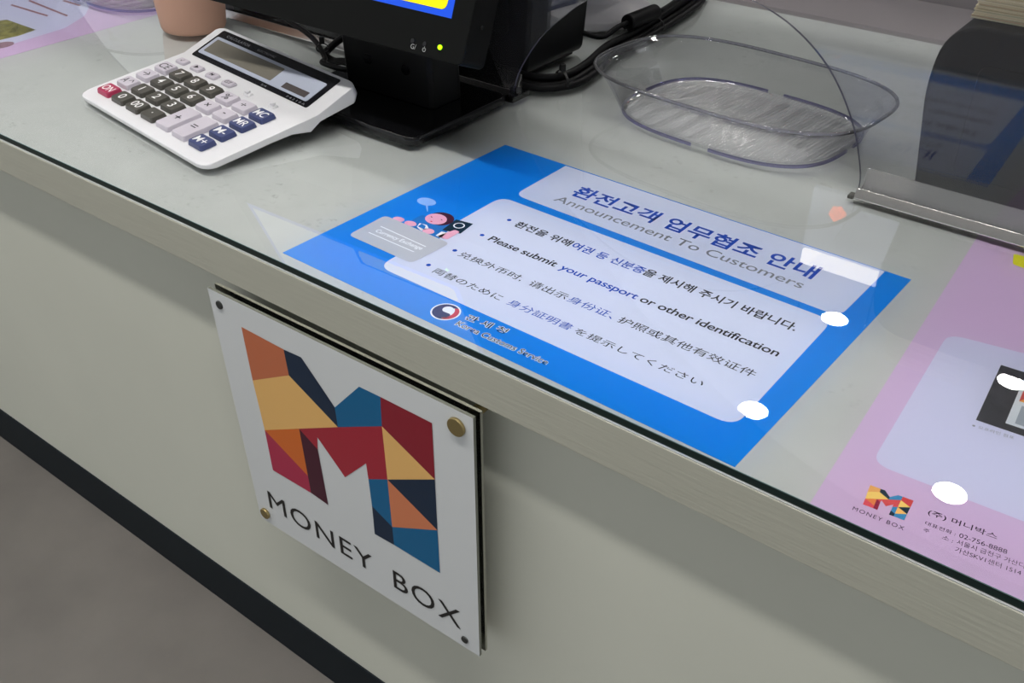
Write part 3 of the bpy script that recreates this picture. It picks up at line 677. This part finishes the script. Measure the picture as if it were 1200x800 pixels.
# stand
bx0, bx1, by0, by1 = -0.636, -0.4295, 0.2375, 0.398
bm = bmesh.new()
loft(bm, [[((bx0 + bx1) / 2 + x, (by0 + by1) / 2 + y, z) for x, y in rrect(bx1 - bx0 - 2 * s, by1 - by0 - 2 * s, 0.012, 5)] for z, s in ((GT + 0.0002, 0), (GT + 0.006, 0), (GT + 0.009, 0.0015), (GT + 0.0095, 0.004))])
keep(from_bm('stand_base', bm, m_gblk, MD, bevel=0.0006, seg=2))
bm = bmesh.new()
loft(bm, [[(-0.53 + x, y0 + y, z) for x, y in rrect(0.13, 0.05, 0.006, 4)] for z, y0 in ((GT + 0.009, 0.335), (0.10, 0.33), (0.16, 0.318))])
keep(from_bm('stand_neck', bm, m_nk, MD, bevel=0.002))
for x in (-0.555, -0.50):
    bm = bmesh.new(); cyl(bm, (x, 0.3105, 0.05), (0, -1, 0), 0.006, 0.003, 18); keep(from_bm('neck_screw', bm, m_gblk, MD))

# ================================================================ acrylic screen with arched openings
m_steel = mat('stainless_steel', (215, 213, 210), rough=0.2, metal=1.0, bump=0.02, bscale=120, stretch=(1, 30, 30))
m_acr = clear('acrylic_screen', (0.985, 0.985, 0.99), gain=1.0, haze=0.016)
m_acre = mat('acrylic_cut_edge', (92, 90, 108), rough=0.25)
SCN = root('counter_screen', (-0.4, 0.42, GT), 'clear acrylic counter screen with arched pass openings in stainless steel channels', 'counter screen')
def channel(x0, x1):
    bm = bmesh.new()
    pr = [(0.4055, GT), (0.4055, GT + 0.0012), (0.4105, GT + 0.0090), (0.4115, GT + 0.0090), (0.4118, GT + 0.0014), (0.4195, GT + 0.0014), (0.4300, GT + 0.0215), (0.4312, GT + 0.0215), (0.4312, GT)]
    loft(bm, [[(x0, y, z) for y, z in pr], [(x1, y, z) for y, z in pr]])
    return keep(from_bm('channel', bm, m_steel, SCN, bevel=0.0003, seg=1))
channel(-0.0375, 1.0); channel(-0.9365, -0.437); channel(-2.4, -1.336)
arch = [(-0.437, GT + 0.001), (-0.4345, 0.0207), (-0.4255, 0.0421), (-0.4013, 0.078), (-0.3717, 0.106), (-0.3465, 0.1252), (-0.30, 0.149), (-0.245, 0.162), (-0.20, 0.1625), (-0.1678, 0.1567), (-0.1324, 0.1442), (-0.1002, 0.1238), (-0.0751, 0.0982), (-0.0534, 0.0634), (-0.0395, 0.0255), (-0.0375, GT + 0.001)]
arch = [(p[0], p[1]) for p in spline([(a, b, 0) for a, b in arch], 5)]
arch2 = [(x - 0.899, z) for x, z in arch]
ztop = 0.62; y0, y1 = 0.4145, 0.4180; zb_ = GT + 0.0016
outl = [(-2.4, ztop), (-2.4, zb_)] + arch2 + arch + [(1.0, zb_), (1.0, ztop)]
bm = bmesh.new()
fr = [bm.verts.new((x, y0, z)) for x, z in outl]; bk_ = [bm.verts.new((x, y1, z)) for x, z in outl]
f1 = bm.faces.new(fr); f2 = bm.faces.new(bk_[::-1])
n = len(outl)
for i in range(n):
    q = bm.faces.new((fr[i], bk_[i], bk_[(i + 1) % n], fr[(i + 1) % n])); q.material_index = 1
bmesh.ops.recalc_face_normals(bm, faces=bm.faces[:])
bmesh.ops.triangulate(bm, faces=[f1, f2])
keep(from_bm('acrylic_pane', bm, [m_acr, m_acre], SCN, norm=False))
m_clip = clear('clear_clip', (0.6, 0.6, 0.66), gain=1.5)
bm = bmesh.new(); box(bm, -0.4365, -0.4255, 0.3985, 0.431, GT, GT + 0.006); box(bm, -0.4365, -0.428, 0.408, 0.412, GT + 0.006, GT + 0.014); keep(from_bm('corner_clip', bm, m_clip, SCN))
bm = bmesh.new(); box(bm, -0.0425, -0.0375, 0.4035, 0.4125, GT, GT + 0.003); keep(from_bm('end_cap', bm, mat('cap_grey', (70, 70, 66), rough=0.5), SCN))

# ================================================================ clear pass trays
m_tray = clear('clear_plastic', (0.985, 0.985, 0.99), edge=(0.86, 0.86, 0.92), edge_pow=5, gain=0.25)
m_trim = clear('clear_plastic_rim', (0.80, 0.80, 0.87), edge=(0.45, 0.45, 0.58), edge_pow=1.5, gain=1.0, haze=0.12)
m_ribs = clear('clear_ribbed_plastic', (0.95, 0.95, 0.97), edge=(0.82, 0.82, 0.9), edge_pow=3.0, gain=0.8, haze=0.12, rough=0.16, ribs=0.0046)
m_footr = clear('tray_foot_clear', (0.66, 0.65, 0.86), edge=(0.45, 0.43, 0.75), edge_pow=1.0, gain=0.6, haze=0.1)
def tray(loc, rz, label):
    T = root('coin_tray', loc, label, 'tray', 'clear plastic trays in the arched openings', rz=rz)
    def se(a, b, n_=3.0, N=96, bow=0.0):
        out = []
        for k in range(N):
            t = 2 * math.pi * k / N; c, s = math.cos(t), math.sin(t)
            out.append((a * abs(c) ** (2 / n_) * (1 if c >= 0 else -1), b * abs(s) ** (2 / n_) * (1 if s >= 0 else -1)))
        return out
    lev = [(0.119, 0.090, 0.0012), (0.123, 0.094, 0.0022), (0.1265, 0.0960, 0.0052), (0.132, 0.0975, 0.018), (0.142, 0.099, 0.034), (0.1535, 0.1005, 0.0475)]
    sh_ = lambda z: 0.012 * (1 - z / 0.0475)
    rings = [[(x, y + sh_(z), z) for x, y in se(a, b)] for a, b, z in lev]
    inner = [[(x, y + sh_(z), z + 0.0016) for x, y in se(a - 0.0014, b - 0.0014)] for a, b, z in lev][::-1]
    bm = bmesh.new(); loft(bm, rings + inner[:-1], False, False)
    o = from_bm('wall', bm, m_tray, T, smooth=True)
    bm = bmesh.new(); N = 96
    P = se(0.1555, 0.1015); tube_r = 0.0019
    ring_pts = [(x, y, 0.0480) for x, y in P]
    M_ = 8; R_ = []
    for i in range(N):
        p = Vector(ring_pts[i]); t = (Vector(ring_pts[(i + 1) % N]) - Vector(ring_pts[i - 1])).normalized(); nn = Vector((t.y, -t.x, 0))
        R_.append([bm.verts.new(p + nn * math.cos(a) * tube_r + Vector((0, 0, 1)) * math.sin(a) * tube_r) for a in [2 * math.pi * k / M_ for k in range(M_)]])
    for i in range(N):
        for k in range(M_): bm.faces.new((R_[i][k], R_[i][(k + 1) % M_], R_[(i + 1) % N][(k + 1) % M_], R_[(i + 1) % N][k]))
    from_bm('rim', bm, m_trim, T, smooth=True)
    # foot ring, broken into four lengths
    bm = bmesh.new(); P = [(x, y + 0.012) for x, y in se(0.1245, 0.0950)]
    for i in range(N):
        if i % 24 in (0,): continue
        j = (i + 1) % N; p, q = P[i], P[j]
        for (a, b) in (((p[0], p[1]), (q[0], q[1])),):
            vs = [bm.verts.new((x * s, y * s, z)) for (x, y) in (a, b) for s, z in ((1, 0.0002), (1, 0.0036), (0.985, 0.0036), (0.985, 0.0002))]
            for f4 in ((0, 1, 5, 4), (1, 2, 6, 5), (2, 3, 7, 6), (3, 0, 4, 7)): bm.faces.new([vs[k] for k in f4])
    bmesh.ops.remove_doubles(bm, verts=bm.verts[:], dist=1e-5)
    from_bm('foot_ring', bm, m_footr, T)
    # ribbed floor
    bm = bmesh.new(); nr = 62; rows_ = []
    a, b = 0.1185, 0.0895; lw_ = []
    xs_ = [-a + 2 * a * k / (nr * 4) for k in range(nr * 4 + 1)]
    top = []; bot = []
    for k, x in enumerate(xs_):
        yy = b * max(0.0, 1 - abs(x / a) ** 3.0) ** (1 / 3.0)
        z = 0.0030 + 0.0009 * math.sin(k * math.pi / 2)
        top.append(bm.verts.new((x, yy + 0.012, z))); bot.append(bm.verts.new((x, -yy + 0.012 - 1e-5, z)))
    for k in range(len(xs_) - 1): bm.faces.new((bot[k], bot[k + 1], top[k + 1], top[k]))
    from_bm('ribbed_floor', bm, m_ribs, T, smooth=True, norm=False)
    return T
tray((-0.206, 0.500, GT), math.radians(-5), 'clear oval plastic tray with ribbed bottom under the screen arch, by the blue poster')
tray((-1.135, 0.408, GT), math.radians(-5), 'clear oval plastic tray at far left behind the calculator, on the pink flyer')

# ================================================================ plant pot
m_pot = mat('pot_clay_pink', (192, 150, 130), rough=0.6, bump=0.05, bscale=90)
pc_ = up(228, 33, z=GT)
PT = root('pot', (float(pc_[0]), float(pc_[1]), GT), 'dusty pink tapered pot standing behind the calculator', 'pot')
bm = bmesh.new(); N = 48
pr = [(0.036, 0.0003), (0.040, 0.002), (0.0418, 0.006), (0.044, 0.03), (0.0505, 0.10), (0.0515, 0.105), (0.0485, 0.105), (0.047, 0.10), (0.040, 0.02)]
loft(bm, [[(r_ * math.cos(2 * math.pi * k / N), r_ * math.sin(2 * math.pi * k / N), z) for k in range(N)] for r_, z in pr])
from_bm('body', bm, m_pot, PT, bevel=0.0)
for p_ in PT.children[0].data.polygons: p_.use_smooth = len(p_.vertices) == 4
bm = bmesh.new(); cyl(bm, (0, 0, 0.0205), (0, 0, 1), 0.0405, 0.07, 40, 0.0455); from_bm('filling', bm, mat('potting_soil', (70, 55, 45), rough=0.95, bump=0.6, bscale=200), PT)

# ================================================================ things behind the screen
m_cab = mat('cable_black', (9, 9, 11), rough=0.5, spec=0.15)
# black device behind the monitor
BD = root('receipt_printer', (-0.53, 0.56, GT), 'black boxy device standing behind the customer screen', 'printer')
bm = bmesh.new()
pr = rpoly([(-0.66, GT + 0.003), (-0.4595, GT + 0.003), (-0.445, 0.20), (-0.64, 0.22)], 0.012)
prism_y(bm, pr, 0.468, 0.59)
keep(from_bm('case', bm, mat('printer_black', (7, 7, 9), rough=0.4, spec=0.2), BD, bevel=0.005))
bm = bmesh.new(); prism_z(bm, rpoly([(-0.65, 0.473), (-0.468, 0.473), (-0.468, 0.585), (-0.65, 0.585)], 0.01), GT, GT + 0.004); keep(from_bm('base_pad', bm, m_rub, BD))
bm = bmesh.new(); prism_y(bm, rpoly([(-0.635, 0.05), (-0.485, 0.05), (-0.482, 0.16), (-0.63, 0.17)], 0.01), 0.4655, 0.470); keep(from_bm('front_cover', bm, m_mblk, BD, bevel=0.0015))
# white round-footed device
m_wdev = mat('device_white', (206, 204, 208), rough=0.3)
WD = root('document_scanner', (-0.53, 0.74, GT), 'pale grey device with a rounded foot behind the black printer', 'scanner')
bm = bmesh.new(); N = 48
cc = (-0.549, 0.735)
loft(bm, [[(cc[0] + r_ * math.cos(2 * math.pi * k / N), cc[1] + r_ * 1.05 * math.sin(2 * math.pi * k / N), z) for k in range(N)] for r_, z in ((0.084, GT), (0.088, GT + 0.003), (0.086, GT + 0.012), (0.072, GT + 0.02), (0.05, GT + 0.026), (0.045, GT + 0.09), (0.05, GT + 0.11))])
keep(from_bm('foot', bm, m_wdev, WD, bevel=0.002))
bm = bmesh.new(); prism_z(bm, rpoly([(-0.63, 0.67), (-0.44, 0.67), (-0.44, 0.82), (-0.63, 0.82)], 0.03), GT + 0.11, GT + 0.16); keep(from_bm('head', bm, m_wdev, WD, bevel=0.008))
# cables
def cable(name, pts, r, label, group=None, mt=m_cab, extra=None):
    P = spline(pts, 10); c = root(name, pts[0], label, 'cable', group)
    bm = bmesh.new(); tube(bm, P, r, 8); keep(from_bm('sheath', bm, mt, c, smooth=True))
    return c
r0 = 0.0044
lanes = [(0, 0.0), (1, 0.0092), (2, -0.0092), (3, 0.0046)]
main = [(-0.60, 0.4485), (-0.55, 0.4485), (-0.50, 0.4485), (-0.455, 0.4485), (-0.425, 0.455), (-0.408, 0.483), (-0.412, 0.535), (-0.427, 0.600), (-0.430, 0.671), (-0.440, 0.778), (-0.452, 0.860), (-0.468, 0.915)]
names = ['lowest thick black cable of the bundle looping behind the clear tray', 'black cable on the inner side of the bundle, next to the printer', 'outermost black cable of the bundle, nearest the tray', 'black cable lying on top of the cable bundle']
for k, off in lanes:
    pts = []
    for i, (x, y) in enumerate(main):
        x2, y2 = main[min(i + 1, len(main) - 1)]; x1_, y1_ = main[max(i - 1, 0)]
        t = np.array([x2 - x1_, y2 - y1_]); t /= np.linalg.norm(t); nn = np.array([-t[1], t[0]])
        o_ = off
        z_ = GT + r0 + (0.0078 if k == 3 else 0)
        pts.append((x + nn[0] * o_, y + nn[1] * o_, z_))
    cable('bundled_cable', pts, r0, names[k], 'black cable bundle')
# zip ties
m_tie = mat('tie_black', (14, 14, 16), rough=0.4)
def tie(x, y, ang, z, label, r_=0.0152):
    t = root('cable_tie', (x, y, GT), label, 'cable tie', 'cable ties', rz=ang)
    bm = bmesh.new(); N = 24
    ri = [[(w_, rr_ * 1.0 * math.cos(a), z + rr_ * 0.72 * math.sin(a)) for a in [2 * math.pi * k / N for k in range(N)]] for w_, rr_ in ((-0.0015, r_), (0.0015, r_), (0.0015, r_ - 0.001), (-0.0015, r_ - 0.001))]
    loft(bm, ri + [ri[0]], False, False); bmesh.ops.remove_doubles(bm, verts=bm.verts[:], dist=1e-6); from_bm('strap', bm, m_tie, t)
    bm = bmesh.new(); box(bm, -0.003, 0.003, -0.003, 0.003, z + r_ * 0.7, z + r_ * 0.7 + 0.008); from_bm('head', bm, m_tie, t, bevel=0.0006)
    return t
tie(-0.4115, 0.474, math.radians(62), 0.0088, 'black cable tie round the cable bundle nearest the tray corner')
tie(-0.434, 0.72, math.radians(98), 0.0088, 'black cable tie round the cable bundle near the pale grey device')
# ferrite
fa, fb = up(735, 27, z=0.03), up(768, 14, z=0.03)
FC = root('ferrite_choke', (float(fa[0]), float(fa[1]), 0.03), 'chunky black ferrite choke on a cable in front of the pale grey device', 'cable choke')
bm = bmesh.new(); d_ = fb - fa; cyl(bm, fa, d_, 0.0105, float(np.linalg.norm(d_)), 20); keep(from_bm('shell', bm, m_cab, FC, bevel=0.002))
cable('choke_cable', [(-0.46, 0.585, 0.030), (-0.445, 0.61, 0.022), tuple(fa - d_ * 0.3), tuple(fa), tuple(fb), tuple(fb + d_ * 0.4), (-0.45, 0.86, 0.03), (-0.47, 0.93, 0.024)], 0.0035, 'black cable running through the ferrite choke above the bundle')
# thin cable at the left of the monitor foot
pz = [up(q[0], q[1], y=q[2]) for q in ((322, 8, .392), (338, 24, .388), (357, 37, .380), (371, 50, .366))]
cz = [tuple(p) for p in pz] + [(-0.668, 0.348, 0.0165), (-0.655, 0.332, 0.0175), (-0.62, 0.326, 0.020), (-0.599, 0.324, 0.024)]
cable('screen_cable', cz, 0.0032, 'thin black cable running from the left into the monitor foot')
cable('screen_cable', [tuple(up(470, 20, y=.385)), tuple(up(430, 30, y=.388)), tuple(up(402, 44, y=.388)), tuple(up(385, 58, y=.378)), (-0.684, 0.364, 0.012), (-0.665, 0.360, 0.010), (-0.64, 0.352, 0.017), (-0.599, 0.345, 0.020)], 0.0045, 'thicker black cable looping down from the screen in front of the steel channel')
tie(-0.679, 0.356, math.radians(-50), 0.0205, 'black cable tie by the top corner of the calculator', 0.008)

# ================================================================ note counter with banknotes
m_nblk = mat('counter_black', (7, 8, 11), rough=0.5, spec=0.12)
NB = root('note_counter', (0.12, 0.52, GT), 'black rounded note machine behind the screen at right, notes in its top', 'note counter')
bm = bmesh.new()
o1 = rpoly([(0.0005, GT + 0.002), (-0.0125, 0.103), (-0.006, 0.160), (0.30, 0.160), (0.30, GT + 0.002)], [0.006, 0.02, 0.034, 0.03, 0.006], 8)
prism_y(bm, o1, 0.455, 0.60)
keep(from_bm('housing', bm, m_nblk, NB, bevel=0.004))
for (x, y) in ((0.02, 0.475), (0.28, 0.475), (0.02, 0.58), (0.28, 0.58)):
    bm = bmesh.new(); cyl(bm, (x, y, GT), (0, 0, 1), 0.008, 0.003, 16); keep(from_bm('foot', bm, m_rub, NB))
bm = bmesh.new(); prism_y(bm, rpoly([(0.03, 0.03), (0.028, 0.13), (0.27, 0.13), (0.27, 0.03)], 0.01, 5), 0.4535, 0.456); keep(from_bm('front_plate', bm, m_nblk, NB, bevel=0.001))
# stack of notes: strata of paper edges
def notes_mat():
    m = bpy.data.materials.new('banknote_edges'); m.use_nodes = True; nt = m.node_tree; b = nt.nodes['Principled BSDF']; b.inputs['Roughness'].default_value = 0.8
    tc = nt.nodes.new('ShaderNodeTexCoord'); mp_ = nt.nodes.new('ShaderNodeMapping'); mp_.inputs['Scale'].default_value = (4, 4, 520)
    n = nt.nodes.new('ShaderNodeTexNoise'); n.inputs['Scale'].default_value = 1.0; n.inputs['Detail'].default_value = 3
    cr = nt.nodes.new('ShaderNodeValToRGB'); el = cr.color_ramp.elements
    el[0].position = 0.30; el[0].color = lin((170, 160, 124)); el[1].position = 0.72; el[1].color = lin((250, 236, 200))
    for p, c in ((0.42, (232, 216, 172)), (0.5, (250, 236, 204)), (0.57, (212, 208, 168)), (0.64, (214, 176, 140))):
        e_ = el.new(p); e_.color = lin(c)
    nt.links.new(tc.outputs['Object'], mp_.inputs[0]); nt.links.new(mp_.outputs[0], n.inputs['Vector']); nt.links.new(n.outputs[0], cr.inputs[0]); nt.links.new(cr.outputs[0], b.inputs['Base Color'])
    return m
m_note = notes_mat()
bm = bmesh.new(); z = 0.1603; k = 0
while z < 0.205:
    h = 0.0011 + random.random() * 0.0009; j = random.uniform(-0.0012, 0.0012); sl_ = (z - 0.16) * 0.12
    box(bm, 0.006 + sl_ + j, 0.082 + sl_ + j, 0.478 + j, 0.585 + j, z, z + h * 0.93); z += h
NS = from_bm('banknote_stack', bm, m_note); NS['kind'] = 'stuff'
tag(NS, 'thick stack of beige and green banknotes lying on the black note machine', 'banknotes')

# ================================================================ lit sign across the room, seen as a reflection in the glass
LS = root('lit_wall_sign', (-0.75, 3.0, 1.2), 'dim hanging notice board with a glowing strip along its top', 'sign')
bm = bmesh.new(); box(bm, -0.93, -0.59, 3.0, 3.03, 1.24, 1.50); keep(from_bm('board', bm, mat('board_screen', (170, 176, 200), rough=0.5, emit=0.6), LS))
bm = bmesh.new(); box(bm, -0.92, -0.60, 2.98, 3.03, 1.50, 1.56); keep(from_bm('light_strip', bm, mat('light_strip', (255, 246, 226), rough=0.5, emit=4.0), LS))
bm = bmesh.new(); cyl(bm, (-0.82, 2.999, 1.32), (0, -1, 0), 0.035, 0.004, 6); keep(from_bm('emblem', bm, mat('emblem_orange', (250, 110, 60), rough=0.5, emit=4.0), LS))
for x in (-0.9, -0.62):
    bm = bmesh.new(); cyl(bm, (x, 3.015, 1.56), (0, 0, 1), 0.004, CEIL_Z - 1.56, 8); keep(from_bm('hanger_rod', bm, m_steel, LS))
